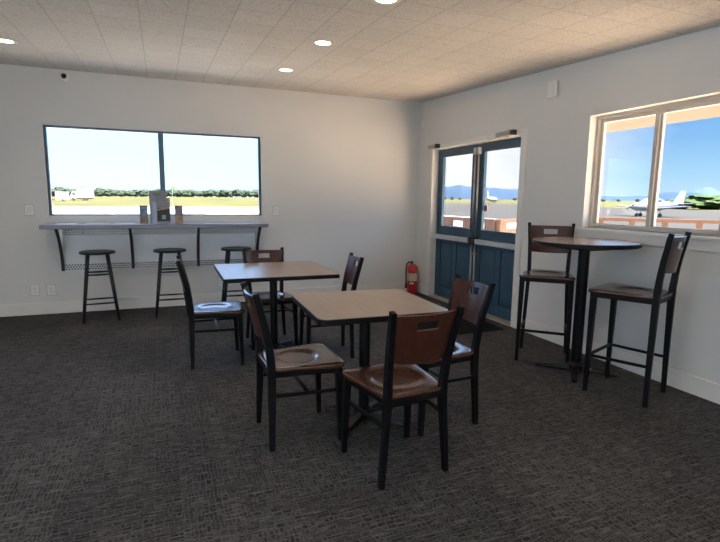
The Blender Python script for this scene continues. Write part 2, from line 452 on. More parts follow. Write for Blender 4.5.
# ------------------------------------------------------------------ double doors
LY0, LY1 = D0 - .003, D1 + .003           # leaf limits
MID = -1.395
def door_leaf(n, y0, y1, label, lead):
    """y0>y1; lead = y of the meeting edge"""
    d = thing('door_%d' % n, label, 'door', (0, 0, 0)); d['kind'] = 'structure'
    f, bk = .078, .122
    st = .105
    g0, g1, gz0, gz1 = y0 - (.124 if lead != y0 else .105), y1 + (.124 if lead != y1 else .105), 1.0, 1.955
    bm = B()
    box(bm, f, bk, g0, y0, .02, 2.046); box(bm, f, bk, y1, g1, .02, 2.046)
    box(bm, f, bk, g1, g0, gz1, 2.046); box(bm, f, bk, g1, g0, .80, gz0); box(bm, f, bk, g1, g0, .02, .16)
    mid = (g0 + g1) / 2
    box(bm, f, bk, mid - .045, mid + .045, .16, .80)
    # recessed field behind the raised panels
    box(bm, f + .014, bk - .014, g1, mid - .045, .16, .80); box(bm, f + .014, bk - .014, mid + .045, g0, .16, .80)
    leaf = obj('door_leaf', bm, M['door'], d, bevel=.004)
    for a, b in ((g1, mid - .045), (mid + .045, g0)):
        bm = B(); i = .035
        v0 = [(f + .014, a + .008, .168), (f + .014, b - .008, .168), (f + .014, b - .008, .792), (f + .014, a + .008, .792)]
        v1 = [(f + .001, a + i, .16 + i), (f + .001, b - i, .16 + i), (f + .001, b - i, .80 - i), (f + .001, a + i, .80 - i)]
        loft(bm, [v0, v1]); obj('raised_panel', bm, M['door'], d)
    bm = B(); w = .016
    for (a, b, z0, z1) in ((g0 - w, g0, gz0, gz1), (g1, g1 + w, gz0, gz1), (g1 + w, g0 - w, gz0, gz0 + w), (g1 + w, g0 - w, gz1 - w, gz1)):
        box(bm, f - .008, f + .008, a, b, z0, z1)
    obj('glazing_bead', bm, M['door'], d, bevel=.003)
    p = obj('glass_pane', box(B(), .098, .104, g1, g0, gz0, gz1), M['glass'], d); p['label'] = 'clear glass pane'
    # panic bar: flat satin rail across the leaf
    bm = B(); box(bm, .022, .066, y1 + (.012 if lead == y1 else .09), y0 - .012, .838, .898)
    pb = obj('panic_bar', bm, M['barsteel'], d, bevel=.006); pb['label'] = 'satin steel push bar'
    bm = B(); s = 1 if lead == y1 else -1
    a = lead + s * .004; box(bm, .005, .07, min(a, a + s * .06), max(a, a + s * .06), .825, .912)
    obj('latch_case', bm, M['black_plastic'], pb, bevel=.006)
    yr = lead + s * .035
    bm = B(); tube(bm, [(.052, yr, .03), (.052, yr, .825)], .011); tube(bm, [(.052, yr, .91), (.052, yr, 1.99)], .011)
    r = obj('vertical_rod', bm, M['steel'], d, smooth=True); r['label'] = 'slim vertical steel rod'
    obj('rod_guide', box(B(), .036, .078, yr - .018, yr + .018, 1.92, 2.0), M['white_plastic'], r, bevel=.004)
    bm = B()
    for z in (.30, .70): box(bm, .045, .078, yr - .015, yr + .015, z, z + .025)
    obj('rod_guide', bm, M['steel'], r, bevel=.003)
    return d
d1 = door_leaf(1, LY0, MID + .002, 'left navy blue half-glazed door leaf of the double doors', MID + .002)
d2 = door_leaf(2, MID - .002, LY1, 'right navy blue half-glazed door leaf with a round red sticker', MID - .002)
# round red sticker on the right leaf glass: red ring, white field, dark figures
def disc(bm, r0, r1, y, z, x, n=28):
    a = [bm.verts.new((x, y + r1 * math.cos(2 * PI * k / n), z + r1 * math.sin(2 * PI * k / n))) for k in range(n)]
    if r0 > 0:
        b = [bm.verts.new((x, y + r0 * math.cos(2 * PI * k / n), z + r0 * math.sin(2 * PI * k / n))) for k in range(n)]
        for k in range(n): bm.faces.new((a[k], a[(k + 1) % n], b[(k + 1) % n], b[k]))
    else: bm.faces.new(a)
M['sticker_red'] = simple('sticker_red', (.5, .05, .05), .5)
M['sticker_white'] = simple('sticker_pale', (.55, .45, .43), .5)
M['sticker_dark'] = simple('sticker_dark', (.12, .06, .07), .5)
SY, SZ_ = -1.548, 1.275
bm = B(); disc(bm, .027, .038, SY, SZ_, .0968)
st = obj('sticker', bm, M['sticker_red'], d2); st['label'] = 'round red ring sticker on the glass'
bm = B(); disc(bm, 0, .027, SY, SZ_, .0970); obj('sticker_face', bm, M['sticker_white'], st)
bm = B(); disc(bm, .006, .014, SY, SZ_ + .009, .0966, 16); disc(bm, .006, .016, SY, SZ_ - .012, .0966, 16); obj('sticker_figure', bm, M['sticker_dark'], st)

# door closers (screwed to frame)
def closer(label, y0, y1, arm_y, pivot_y):
    t = thing('door_closer', label, 'door closer', (0, 0, 0), group=None)
    obj('closer_body', box(B(), -.075, -.02, y1, y0, 2.058, 2.108), M['closer'], t, bevel=.008)
    cp = obj('end_cap', box(B(), -.077, -.02, y1 - .02, y1 + .03, 2.056, 2.110), M['bracket'], t, bevel=.006); cp['label'] = 'dark end cap'
    bm = B(); tube(bm, [(-.047, pivot_y, 2.05), (-.047, pivot_y, 2.118)], .017)
    obj('pivot', bm, M['steel'], t, smooth=True)
    el = ((pivot_y + arm_y) / 2)
    bm = B(); bar(bm, [(-.047, pivot_y, 2.046), (-.075, el, 2.040)], .022, .008)
    bar(bm, [(-.075, el, 2.033), (-.0, arm_y, 2.028)], .018, .008)
    a = obj('closer_arm', bm, M['closer'], t, bevel=.002)
    return t
closer('door closer with short arm above the left door leaf', -.40, -.62, -.78, -.56)
closer('door closer with long arm above the right door leaf', -1.90, -2.18, -1.50, -2.10)

# ------------------------------------------------------------------ windows
w = thing('window_1', 'wide two-pane picture window above the counter', 'window', (0, 0, 0)); w['kind'] = 'structure'
bm = B(); fy0, fy1, fw = .035, .085, .024
box(bm, A0, A0 + fw, fy0, fy1, AB, AT); box(bm, A1 - fw, A1, fy0, fy1, AB, AT)
box(bm, A0 + fw, A1 - fw, fy0, fy1, AB, AB + .016); box(bm, A0 + fw, A1 - fw, fy0, fy1, AT - fw, AT)
obj('window_frame', bm, M['alu'], w, bevel=.002)
AM = -3.50
obj('mullion', box(B(), AM - .03, AM + .03, fy0 - .008, fy1, AB + .016, AT - fw), M['alu'], w, bevel=.003)
obj('glass_pane', box(B(), A0 + fw, AM - .03, .057, .063, AB + .016, AT - fw), M['glass'], w)
obj('glass_pane', box(B(), AM + .03, A1 - fw, .057, .063, AB + .016, AT - fw), M['glass'], w)
bm = B()
box(bm, A0 - .012, A0, -.004, .035, AB - .0, AT + .004); box(bm, A1, A1 + .012, -.004, .035, AB, AT + .004)
obj('window_reveal', bm, M['trim'], w)

w = thing('window_2', 'white sliding window beside the bar table', 'window', (0, 0, 0)); w['kind'] = 'structure'
bm = B(); fx0, fx1 = .075, .135
def ring_frame(bm, x0, x1, y0, y1, z0, z1, t):
    box(bm, x0, x1, y0 - t, y0, z0, z1); box(bm, x0, x1, y1, y1 + t, z0, z1)
    box(bm, x0, x1, y1 + t, y0 - t, z0, z0 + t); box(bm, x0, x1, y1 + t, y0 - t, z1 - t, z1)
ring_frame(bm, fx0, fx1, W0, W1, WB, WT, .03)
obj('window_frame', bm, M['vinyl'], w, bevel=.004)
WM = -3.745
bm = B(); ring_frame(bm, fx0 + .022, fx1 - .01, W0 - .03, WM - .03, WB + .006, WT - .03, .034)
s1 = obj('sash', bm, M['vinyl'], w, bevel=.004)
bm = B(); ring_frame(bm, fx0 + .006, fx1 - .026, WM + .03, W1 + .03, WB + .006, WT - .03, .036)
s2 = obj('sash', bm, M['vinyl'], w, bevel=.004)
obj('glass_pane', box(B(), .106, .110, WM, W0 - .066, WB + .038, WT - .066), M['glass'], s1)
obj('glass_pane', box(B(), .094, .098, W1 + .07, WM - .01, WB + .04, WT - .07), M['glass'], s2)
bm = B(); box(bm, -.035, .075, W1 - .10, W0 + .05, WB - .028, WB)
sl = obj('window_sill', bm, M['trim'], w, bevel=.005)
obj('sill_apron', box(B(), -.018, 0, W1 - .08, W0 + .03, WB - .105, WB - .028), M['trim'], w, bevel=.004)
bm = B(); box(bm, -.0, .075, W0 - .0015, W0 - .0005, WB, WT); box(bm, 0, .075, W1 + .0005, W1 + .0015, WB, WT); box(bm, 0, .075, W1, W0, WT - .0015, WT - .0005)
obj('window_reveal', bm, M['trim'], w)

# ------------------------------------------------------------------ wall fittings
def plate(name, label, cat, wall, a, z, w_, h_, kind, group=None):
    """wall 'b' back or 'r' right; a = x or y of centre"""
    t = thing(name, label, cat, (a, 0, z) if wall == 'b' else (0, a, z), 0 if wall == 'b' else -PI / 2, group)
    obj('cover_plate', box(B(), -w_ / 2, w_ / 2, -.007, 0, -h_ / 2, h_ / 2), M['plate'], t, bevel=.003)
    obj('gap_shade_rim', box(B(), -w_ / 2 - .003, w_ / 2 + .003, -.002, 0, -h_ / 2 - .003, h_ / 2 + .003), M['gap_shade'], t)
    if kind == 'switch':
        obj('rocker', box(B(), -w_ * .24, w_ * .24, -.011, -.006, -h_ * .28, h_ * .28), M['white_plastic'], t, bevel=.002)
    elif kind == 'outlet':
        for s in (-1, 1):
            bm = B(); slab(bm, rrect(.017, .014, .008), 0, .004)
            bm.transform(Matrix.Translation((0, -.006, s * .02)) @ Matrix.Rotation(PI / 2, 4, 'X'))
            so = obj('socket', bm, M['white_plastic'], t)
            bm = B(); box(bm, -.008, -.006, -.0108, -.0095, s * .02 - .004, s * .02 + .006); box(bm, .006, .008, -.0108, -.0095, s * .02 - .004, s * .02 + .006)
            obj('slot', bm, M['slotdark'], so)
    return t
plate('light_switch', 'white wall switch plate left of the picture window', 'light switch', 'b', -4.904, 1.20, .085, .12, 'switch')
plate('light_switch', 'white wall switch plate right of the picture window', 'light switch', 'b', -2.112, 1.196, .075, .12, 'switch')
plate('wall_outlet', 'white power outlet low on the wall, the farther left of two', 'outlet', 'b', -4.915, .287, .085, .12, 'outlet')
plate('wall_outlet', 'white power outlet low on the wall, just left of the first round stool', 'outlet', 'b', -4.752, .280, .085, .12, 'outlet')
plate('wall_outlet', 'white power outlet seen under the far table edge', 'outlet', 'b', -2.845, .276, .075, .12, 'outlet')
t = thing('wall_sensor_box', 'small white sensor box high on the right wall', 'sensor', (0, -2.68, 2.425), -PI / 2)
obj('housing', box(B(), -.055, .055, -.03, 0, -.075, .075), M['plate'], t, bevel=.006)
obj('cover_strip', box(B(), .012, .045, -.034, -.03, -.06, .06), M['trim'], t, bevel=.002)
t = thing('wall_sensor_box', 'small white box on the right wall near the ceiling corner', 'sensor', (0, -.14, 2.434), -PI / 2)
obj('housing', box(B(), -.035, .035, -.025, 0, -.05, .05), M['plate'], t, bevel=.005)
obj('cover_strip', box(B(), -.02, .02, -.028, -.025, -.035, .035), M['trim'], t, bevel=.002)

t = thing('security_camera', 'small white dome camera with black lens above the picture window', 'camera', (-4.467, 0, 2.672))
bm = B(); lathe(bm, [(.001, 0), (.05, 0), (.05, .012), (.046, .03), (.03, .045), (.001, .048)], 24)
bm.transform(Matrix.Rotation(PI / 2, 4, 'X')); obj('housing', bm, M['white_plastic'], t, smooth=True)
bm = B(); bmesh.ops.create_uvsphere(bm, u_segments=16, v_segments=10, radius=.027)
obj('lens', bm, M['black_plastic'], t, smooth=True, loc=(.0, -.045, 0))

# ------------------------------------------------------------------ downlights
def downlight(x, y, label, proto=[None]):
    z = cz(y); a = math.atan(CS)
    if proto[0] is None:
        t = thing('recessed_downlight', label, 'ceiling light', (x, y, z), 0, 'recessed ceiling downlights')
        bm = B(); prof = [(.062, -.001), (.09, -.004), (.092, -.001), (.092, .0), (.062, .0)]
        rings = [[(r * math.cos(2 * PI * k / 32), r * math.sin(2 * PI * k / 32), zz) for k in range(32)] for r, zz in prof]
        loft(bm, rings + [rings[0]], cap=False); obj('trim_ring', bm, M['lamp_ring'], t, smooth=True)
        bm = B(); lathe(bm, [(.063, -.002), (.063, -.0005)], 32); obj('diffuser', bm, M['lamp'], t)
        proto[0] = t
    else: t = dup(proto[0], (x, y, z), 0, label)
    t.rotation_euler = (a, 0, 0); return t
downlight(-2.242, -2.486, 'glowing recessed downlight above the tables, in the middle of its row')
downlight(-2.26, -1.259, 'glowing recessed downlight closest to the back wall above the far table')
downlight(-4.729, -1.211, 'glowing recessed downlight at the left edge of the ceiling')
downlight(-2.207, -3.649, 'glowing recessed downlight cut by the top edge of the photo')

# ------------------------------------------------------------------ counter on the back wall
CX0, CX1, CZ = -4.76, -2.282, 1.047
cwid, CD = CX1 - CX0, .34
t = thing('wall_counter', 'long grey wall counter on curved black brackets under the picture window', 'counter', (CX0, 0, 0))
obj('countertop', box(B(), 0, cwid, -CD, -.001, CZ - .045, CZ), M['counter'], t, bevel=.005)
for bx in (-4.612, -3.872, -3.118, -2.378):
    x = bx - CX0; bm = B()
    pts = []
    for k in range(9):
        s = k / 8
        pts.append((x, -.03 - .20 * s ** 2.2, .50 + .455 * s))
    pts += [(x, -.262, .985), (x, -.275, 1.0)]
    bar(bm, pts, .032, .02, side=(1, 0, 0))
    box(bm, x - .02, x + .02, -.30, -.02, .995, 1.002)
    b = obj('bracket', bm, M['bracket'], t, bevel=.002)
    obj('wall_flange', box(B(), x - .02, x + .02, -.028, -.013, .50, 1.0), M['steel'], b, bevel=.002)
bm = B(); box(bm, .15, cwid - .10, -.011, -.001, .50, 1.0); pn = obj('back_panel', bm, M['panelwhite'], t); pn['label'] = 'white backing panel on the wall'
obj('perforated_strip', box(B(), .15, cwid - .10, -.017, -.011, .905, .985), M['perf'], t)
obj('perforated_strip', box(B(), .15, cwid - .10, -.017, -.011, .50, .575), M['perf'], t)
for px_ in (.37, 1.13, 1.88):
    bm = B(); tube(bm, [(px_, -.028, .945), (px_, -.015, .945)], .012); obj('screw_boss', bm, M['slotdark'], t)

# things on the counter
def art_mat(name, seed, cols, sc):
    m, nt, out = new_mat(name); b = principled(nt, out, cols[0], .35)
    tc = N(nt, 'ShaderNodeTexCoord'); mp = N(nt, 'ShaderNodeMapping'); mp.inputs['Location'].default_value = (seed, seed * .7, seed * 1.3); mp.inputs['Scale'].default_value = (1, 1, 1.6)
    L(nt, tc.outputs['Object'], mp.inputs[0])
    n = N(nt, 'ShaderNodeTexNoise'); n.inputs['Scale'].default_value = sc; n.inputs['Detail'].default_value = 2
    L(nt, mp.outputs[0], n.inputs['Vector'])
    st = [(.3 + .4 * i / (len(cols) - 1), c) for i, c in enumerate(cols)]
    L(nt, ramp(nt, n.outputs[0], st).outputs[0], b.inputs['Base Color']); return m
M['acrylic'] = simple('clear_stand_blue', (.34, .42, .58), .15, var=.05)
M['cover_grey'] = simple('grey_poster', (0.272, 0.2805, 0.3237), .5, var=.15, scale=20)
M['photo_dark'] = simple('dark_photo', (.03, .03, .035), .4, var=.5, scale=30)
M['sage'] = simple('sage_square', (.25, .38, .30), .5)
M['stripe'] = simple('pale_stripe', (.42, .36, .33), .5)
M['redstripe'] = simple('red_stripe', (.35, .10, .09), .5)
t = thing('poster_stand', 'tall grey poster sheet in a stand at the middle of the counter', 'poster stand', (-3.55, -.15, CZ))
bm = B(); box(bm, -.105, .085, -.002, .004, .008, .385); obj('poster_sheet', bm, M['cover_grey'], t)
bm = B(); box(bm, -.06, .02, -.005, -.002, .335, .355); obj('title_bar', bm, simple('muted_gold', (.24, .2, .13), .5), t)
bm = B(); box(bm, -.11, .11, -.06, .03, .0, .008); obj('stand_foot', bm, M['acrylic'], t, bevel=.002)
t = thing('brochure', 'grey brochure with dark photo and green square before the tall poster', 'brochure', (-3.515, -.2, CZ + .009))
bm = B(); box(bm, -.065, .085, -.003, .003, 0, .295); bc = obj('cover', bm, M['cover_grey'], t)
obj('spine_sheet', box(B(), -.115, -.065, -.003, .003, 0, .25), M['acrylic'], t)
obj('cover_photo', box(B(), -.06, .082, -.005, -.003, .02, .175), M['photo_dark'], t)
bm = B()
for z in (.215, .235, .255): box(bm, -.05, .05, -.005, -.003, z, z + .006)
obj('text_lines', bm, M['stripe'], t)
bm = B(); v = [bm.verts.new(p) for p in ((-.06, -.0055, .145), (.082, -.0055, .175), (.082, -.0055, .195), (-.06, -.0055, .165))]; bm.faces.new(v)
obj('pale_band', bm, M['stripe'], t)
bm = B(); v = [bm.verts.new(p) for p in ((.0, -.0056, .15), (.082, -.0056, .165), (.082, -.0056, .175), (.0, -.0056, .16))]; bm.faces.new(v)
obj('red_band', bm, M['redstripe'], t)
obj('green_square', box(B(), -.01, .035, -.006, -.005, .045, .095), M['sage'], t)
def leaflet(x, label, colm1, colm2):
    t = thing('leaflet', label, 'leaflet', (x, -.15, CZ))
    obj('cover_top', box(B(), -.045, .045, -.002, .002, .09, .215), colm1, t)
    obj('cover_bottom', box(B(), -.045, .045, -.002, .002, .0, .09), colm2, t)
    obj('stand_foot', box(B(), -.046, .046, -.04, .03, 0, .004), M['acrylic'], t)
leaflet(-3.722, 'small blue and brown leaflet left of the tall poster', art_mat('leaflet_blue', 1, [(.06, .10, .22), (.14, .26, .46), (.3, .36, .42)], 22), art_mat('leaflet_brown', 5, [(.12, .10, .08), (.3, .2, .08), (.2, .2, .2)], 22))
leaflet(-3.332, 'small colourful leaflet right of the tall poster', art_mat('leaflet_mixed', 9, [(.08, .10, .2), (.32, .22, .2), (.1, .16, .36)], 24), art_mat('leaflet_orange', 3, [(.05, .09, .25), (.5, .28, .08), (.35, .2, .1)], 20))
def papers(x, y, wx, wy, h, n, label, rz=0):
    t = thing('magazine', label, 'magazine', (x, y, CZ), rz)
    obj('pages', box(B(), -wx / 2, wx / 2, -wy / 2, wy / 2, 0, h), M['paper'], t)
    obj('cover', box(B(), -wx / 2 - .001, wx / 2 + .001, -wy / 2 - .001, wy / 2 + .001, h, h + .001), n, t)
papers(-4.52, -.17, .21, .25, .006, art_mat('magazine_cover_pale', 2, [(.5, .55, .62), (.62, .64, .66)], 9), 'flat pale magazine at the left end of the counter', .1)
papers(-4.22, -.16, .21, .25, .008, art_mat('magazine_cover_cream', 4, [(.55, .52, .5), (.42, .46, .55)], 9), 'flat magazine second from the left on the counter', -.15)
papers(-3.93, -.17, .21, .25, .006, art_mat('magazine_cover_blue', 6, [(.3, .4, .55), (.6, .62, .64)], 9), 'flat bluish magazine left of the small blue leaflet', .05)
papers(-3.16, -.16, .20, .26, .016, art_mat('magazine_cover_dark', 8, [(.12, .11, .12), (.35, .32, .3)], 9), 'thicker dark magazine lying right of the leaflets', .2)

# ------------------------------------------------------------------ chairs
def seat_mesh(wf, wb, d, z0, z1, dish=.135):
    """dished wooden seat; front +Y"""
    n = 72
    base = []
    r = .045
    for (cx, cy, a0) in ((wf / 2 - r, d / 2 - r, 0), (-wf / 2 + r, d / 2 - r, PI / 2), (-wb / 2 + r, -d / 2 + r, PI), (wb / 2 - r, -d / 2 + r, 1.5 * PI)):
        for k in range(7):
            a = a0 + PI / 2 * k / 6; base.append(Vector((cx + r * math.cos(a), cy + r * math.sin(a), 0)))
    def radius(th):
        dv = Vector((math.cos(th), math.sin(th), 0)); best = 0
        for p, q in zip(base, base[1:] + base[:1]):
            e = q - p; den = dv.x * e.y - dv.y * e.x
            if abs(den) < 1e-9: continue
            tt = (p.x * e.y - p.y * e.x) / den; s = (p.x * dv.y - p.y * dv.x) / den
            if tt > 0 and -1e-6 <= s <= 1 + 1e-6: best = max(best, tt)
        return best
    ths = [2 * PI * k / n for k in range(n)]; R = [radius(t) for t in ths]
    bm = B(); rings = []
    cy = -.015
    for f in (.12, .4, .65, .76, .84, .9, .95, 1.0):
        zz = z1 - .0135 * (1 - f ** 6)
        rings.append([(dish * f * math.cos(t), cy + dish * .92 * f * math.sin(t), zz) for t in ths])
    for f in (.35, .7):
        rings.append([((1 - f) * dish * math.cos(t) + f * (R[i] - .006) * math.cos(t), (1 - f) * (cy + dish * .92 * math.sin(t)) + f * (R[i] - .006) * math.sin(t), z1 + .001) for i, t in enumerate(ths)])
    for dd, zz in ((.006, z1), (.0015, z1 - .003), (0, z1 - .008), (0, z0 + .006), (.006, z0)):
        rings.append([((R[i] - dd) * math.cos(t), (R[i] - dd) * math.sin(t), zz) for i, t in enumerate(ths)])
    loft(bm, rings); return bm

def make_chair(name, label, cat, dz=0.0, group=None):
    """restaurant chair: front +Y, origin on the floor"""
    t = thing(name, label, cat, (0, 0, 0), 0, group)
    SZ = .435 + dz                                   # underside of the seat
    bk = M['black_metal']
    wf, wb, d = .44, .355, (.43 if dz == 0 else .455)
    sb = seat_mesh(wf, wb, d, SZ, SZ + .024)
    if dz: sb.transform(Matrix.Translation((0, .0125, 0)))
    s = obj('seat', sb, M['seat_wood'], t)
    for p in s.data.polygons: p.use_smooth = True
    e = s.modifiers.new('edges', 'EDGE_SPLIT'); e.split_angle = math.radians(50)
    # steel frame under the seat
    bm = B(); zf0, zf1 = SZ - .032, SZ
    xf, xb, yf, yb = .19, .15, (.17 if dz == 0 else .19), -.195
    bar(bm, [(-xf, yf, (zf0 + zf1) / 2), (xf, yf, (zf0 + zf1) / 2)], .022, .032)
    bar(bm, [(-xb, yb, (zf0 + zf1) / 2), (xb, yb, (zf0 + zf1) / 2)], .022, .032)
    for sgn in (-1, 1): bar(bm, [(sgn * xb, yb, (zf0 + zf1) / 2), (sgn * xf, yf, (zf0 + zf1) / 2)], .022, .032)
    obj('seat_frame', bm, bk, t, bevel=.002)
    for sgn in (-1, 1):
        bm = B()
        bar(bm, [(sgn * .193, (.172 if dz == 0 else .192), SZ), (sgn * .203, (.186 if dz == 0 else .198), 0)], [.042, .027], [.040, .027], up=Vector((0, 1, 0)))
        obj('front_leg', bm, bk, t, bevel=.003)
    back = []
    for sgn in (-1, 1):
        pts = [(sgn * .187, -.208, 0), (sgn * .170, -.202, SZ * .55), (sgn * .159, -.200, SZ - .06), (sgn * .158, -.202, SZ + .05), (sgn * .163, -.214, SZ + .15), (sgn * .171, -.236, SZ + .26), (sgn * .187, -.285, SZ + .445)]
        if dz: pts = [(sgn * .193, -.200, 0), (sgn * .176, -.198, SZ * .55), (sgn * .165, -.198, SZ - .06), (sgn * .163, -.200, SZ + .05), (sgn * .166, -.208, SZ + .15), (sgn * .172, -.222, SZ + .26), (sgn * .187, -.256, SZ + .445)]
        bm = B(); bar(bm, pts, [.028, .031, .033, .033, .032, .030, .027], [.03, .037, .043, .043, .04, .038, .032], side=(1, 0, 0))
        back.append(obj('back_leg', bm, bk, t, bevel=.004))
    # side and cross stretchers
    zs = (.305 if dz == 0 else .272)
    for sgn in (-1, 1):
        bm = B(); bar(bm, [(sgn * (.176 if dz == 0 else .176), -.203, zs), (sgn * .199, .176, zs)], .014, .02); obj('side_stretcher', bm, bk, t, bevel=.002)
    bm = B()
    if dz == 0: bar(bm, [(-.186, -.0, zs - .004), (.186, -.0, zs - .004)], .02, .014)
    else: bar(bm, [(-.2, .194, zs), (.2, .194, zs)], .014, .022)
    obj('cross_stretcher', bm, bk, t, bevel=.002)
    # backrest: bowed plywood panel with a hand slot
    bm = B(); nu, nv = 24, 16; z0, z1 = SZ + .185, SZ + .42
    V = {}
    def P(u, v):
        z = z0 + (z1 - z0) * v; lean = (-.2165 - (z - (SZ + .16)) * .245) if dz == 0 else (-.2095 - (z - (SZ + .16)) * .165); hw = .166 + .020 * v
        xx = hw * (2 * u - 1); bow = -.040 * (1 - (2 * u - 1) ** 2)
        rise = -.010 * (1 - (2 * u - 1) ** 2) * (1 - v)
        return Vector((xx, lean + bow + .012, z + rise))
    us = [i / nu for i in range(nu + 1)]; vs = [j / nv for j in range(nv + 1)]
    for i, u in enumerate(us):
        for j, v in enumerate(vs): V[i, j] = bm.verts.new(P(u, v))
    for i in range(nu):
        for j in range(nv):
            if 8 <= i < 16 and 11 <= j < 14: continue
            bm.faces.new((V[i, j], V[i + 1, j], V[i + 1, j + 1], V[i, j + 1]))
    bmesh.ops.recalc_face_normals(bm, faces=bm.faces[:])
    bmesh.ops.solidify(bm, geom=bm.faces[:], thickness=.013)
    o = obj('backrest', bm, M['back_wood'], t)
    o['label'] = 'reddish brown bowed wooden back with a hand slot'
    for p in o.data.polygons: p.use_smooth = True
    e = o.modifiers.new('edges', 'EDGE_SPLIT'); e.split_angle = math.radians(40)
    return t

G1 = 'wooden chairs at the two square tables'
chair = make_chair('dining_chair', 'nearest wooden chair with its back to us at the front table', 'chair', 0, G1)
def face(loc, fwd, root, label=None, group=None, first=False):
    rz = math.atan2(fwd[1], fwd[0]) - PI / 2
    if first: root.location = (loc[0], loc[1], 0); root.rotation_euler = (0, 0, rz); return root
    return dup(root, (loc[0], loc[1], 0), rz, label, group)
face((-2.438, -4.363), (-.085, 1), chair, first=True)
face((-2.815, -3.86), (1, .02), chair, 'wooden chair on the left of the front table, brown seat facing right', G1)
face((-1.985, -3.97), (-1, -.01), chair, 'wooden chair on the right of the front table, closest to the doors', G1)
face((-3.135, -2.352), (1, -.03), chair, 'wooden chair on the left of the far table, its seat shining blue', G1)
face((-2.605, -1.985), (.01, -1), chair, 'wooden chair behind the far table, its slotted back to the wall', G1)
face((-2.222, -2.49), (-1, .12), chair, 'wooden chair on the right of the far table, behind the front table', G1)

G2 = 'tall bar chairs at the round table'
hb = make_chair('bar_chair', 'tall bar chair nearest the doors, facing the round table', 'bar chair', .295, G2)
# heading from measured feet
face((-.432, -3.226), (-.69, -.724), hb, first=True)
face((-.433, -4.080), (-.36, .93), hb, 'tall bar chair under the right window, its back to us', G2)

# ------------------------------------------------------------------ tables
def cross_base(t, L_, rot, col_r, ztop, plate_r, square=True):
    """cast iron cross foot, column, top plate"""
    for k in range(4):
        a = rot + k * PI / 2; dx, dy = math.cos(a), math.sin(a); sd = Vector((-dy, dx, 0))
        rings = []
        for f, wd, hh, zb in ((.05, .072, .062, .012), (.35, .062, .050, .012), (.75, .050, .034, .012), (.97, .046, .026, .008), (1.0, .034, .018, .006)):
            c = Vector((dx, dy, 0)) * L_ * f
            rings.append([c - sd * wd / 2 + Vector((0, 0, zb)), c + sd * wd / 2 + Vector((0, 0, zb)), c + sd * wd * .36 + Vector((0, 0, hh)), c - sd * wd * .36 + Vector((0, 0, hh))])
        bm = B(); loft(bm, rings)
        ft = obj('base_foot', bm, M['black_iron'], t, bevel=.003)
        bm = B(); lathe(bm, [(.016, 0), (.018, .008), (.012, .012)], 14, (dx * L_ * .95, dy * L_ * .95, 0)); obj('glide', bm, M['black_plastic'], ft)
    bm = B(); lathe(bm, [(.055, .012), (.06, .05), (.05, .072), (col_r, .08), (col_r, ztop - .03)], 28)
    obj('column', bm, M['black_metal'], t, smooth=False)
    bm = B(); slab(bm, rrect(plate_r, plate_r, .02), ztop - .034, ztop - .001); obj('top_plate', bm, M['black_metal'], t)

def square_table(label, loc, rz, hx, hy, r):
    t = thing('dining_table', label, 'table', loc, rz, 'square dining tables')
    z = .748
    bm = B(); slab(bm, rrect(hx - .003, hy - .003, r), z - .004, z); obj('tabletop', bm, M['laminate'], t)
    bm = B(); slab(bm, rrect(hx, hy, r + .003), z - .034, z - .003, .003); e = obj('edge_band', bm, M['black_edge'], t)
    e['label'] = 'black tabletop edge'
    cross_base(t, .275, PI / 4, .034, z - .032, .12)
    return t
square_table('nearer square table with rounded corners and a black column', (-2.391, -3.831, 0), math.radians(-2.1), .388, .377, .05)
square_table('farther square table near the back wall, its top half reflecting blue', (-2.63, -2.264, 0), math.radians(-.8), .470, .457, .006)

t = thing('bar_table', 'tall round bar table on a black column by the right window', 'bar table', (-.43, -3.61, 0))
z = 1.066
bm = B(); lathe(bm, [(.37, z - .004), (.39, z - .004), (.39, z)], 64); obj('tabletop', bm, M['bar_laminate'], t)
bm = B(); lathe(bm, [(.388, z - .034), (.395, z - .030), (.395, z - .006), (.39, z - .003)], 64); obj('edge_band', bm, M['black_edge'], t)
cross_base(t, .31, math.radians(44), .042, z - .032, .14)

# ------------------------------------------------------------------ round stools
def make_stool(label, loc):
    t = thing('round_stool', label, 'stool', loc, 0, 'black round stools at the counter')
    z = .765
    bm = B(); lathe(bm, [(.15, z - .032), (.176, z - .028), (.182, z - .016), (.178, z - .004), (.165, z), (.10, z - .003), (.02, z - .004)], 40)
    s = obj('seat', bm, M['stool'], t, smooth=True); e = s.modifiers.new('edges', 'EDGE_SPLIT'); e.split_angle = math.radians(60)
    def lp(sx, sy, zz):
        f = 1 - zz / (z - .03); r = .095 + .08 * f
        return Vector((sx * r, sy * r, zz))
    for sx, sy in ((-1, -1), (1, -1), (1, 1), (-1, 1)):
        bm = B(); tube(bm, [lp(sx, sy, 0), lp(sx, sy, .35), lp(sx, sy, z - .028)], [.0155, .0195, .021], 12); obj('leg', bm, M['stool'], t, smooth=True)
    for zz, pair in ((.20, ((-1, -1), (1, -1))), (.20, ((-1, 1), (1, 1))), (.245, ((-1, -1), (-1, 1))), (.245, ((1, -1), (1, 1))),
                     (.515, ((-1, -1), (1, -1))), (.515, ((-1, 1), (1, 1))), (.555, ((-1, -1), (-1, 1))), (.555, ((1, -1), (1, 1)))):
        bm = B(); a, b = lp(*pair[0], zz), lp(*pair[1], zz); tube(bm, [a, (a + b) / 2, b], [.008, .011, .008], 10); obj('rung', bm, M['stool'], t, smooth=True)
    return t
st = make_stool('black round-seated stool at the left end of the counter', (-4.205, -.44, 0)); st.rotation_euler = (0, 0, math.radians(6.3))
dup(st, (-3.455, -.44, 0), -.012, 'black round-seated stool at the middle of the counter')
dup(st, (-2.70, -.44, 0), -.05, 'black round-seated stool partly hidden behind the far table')

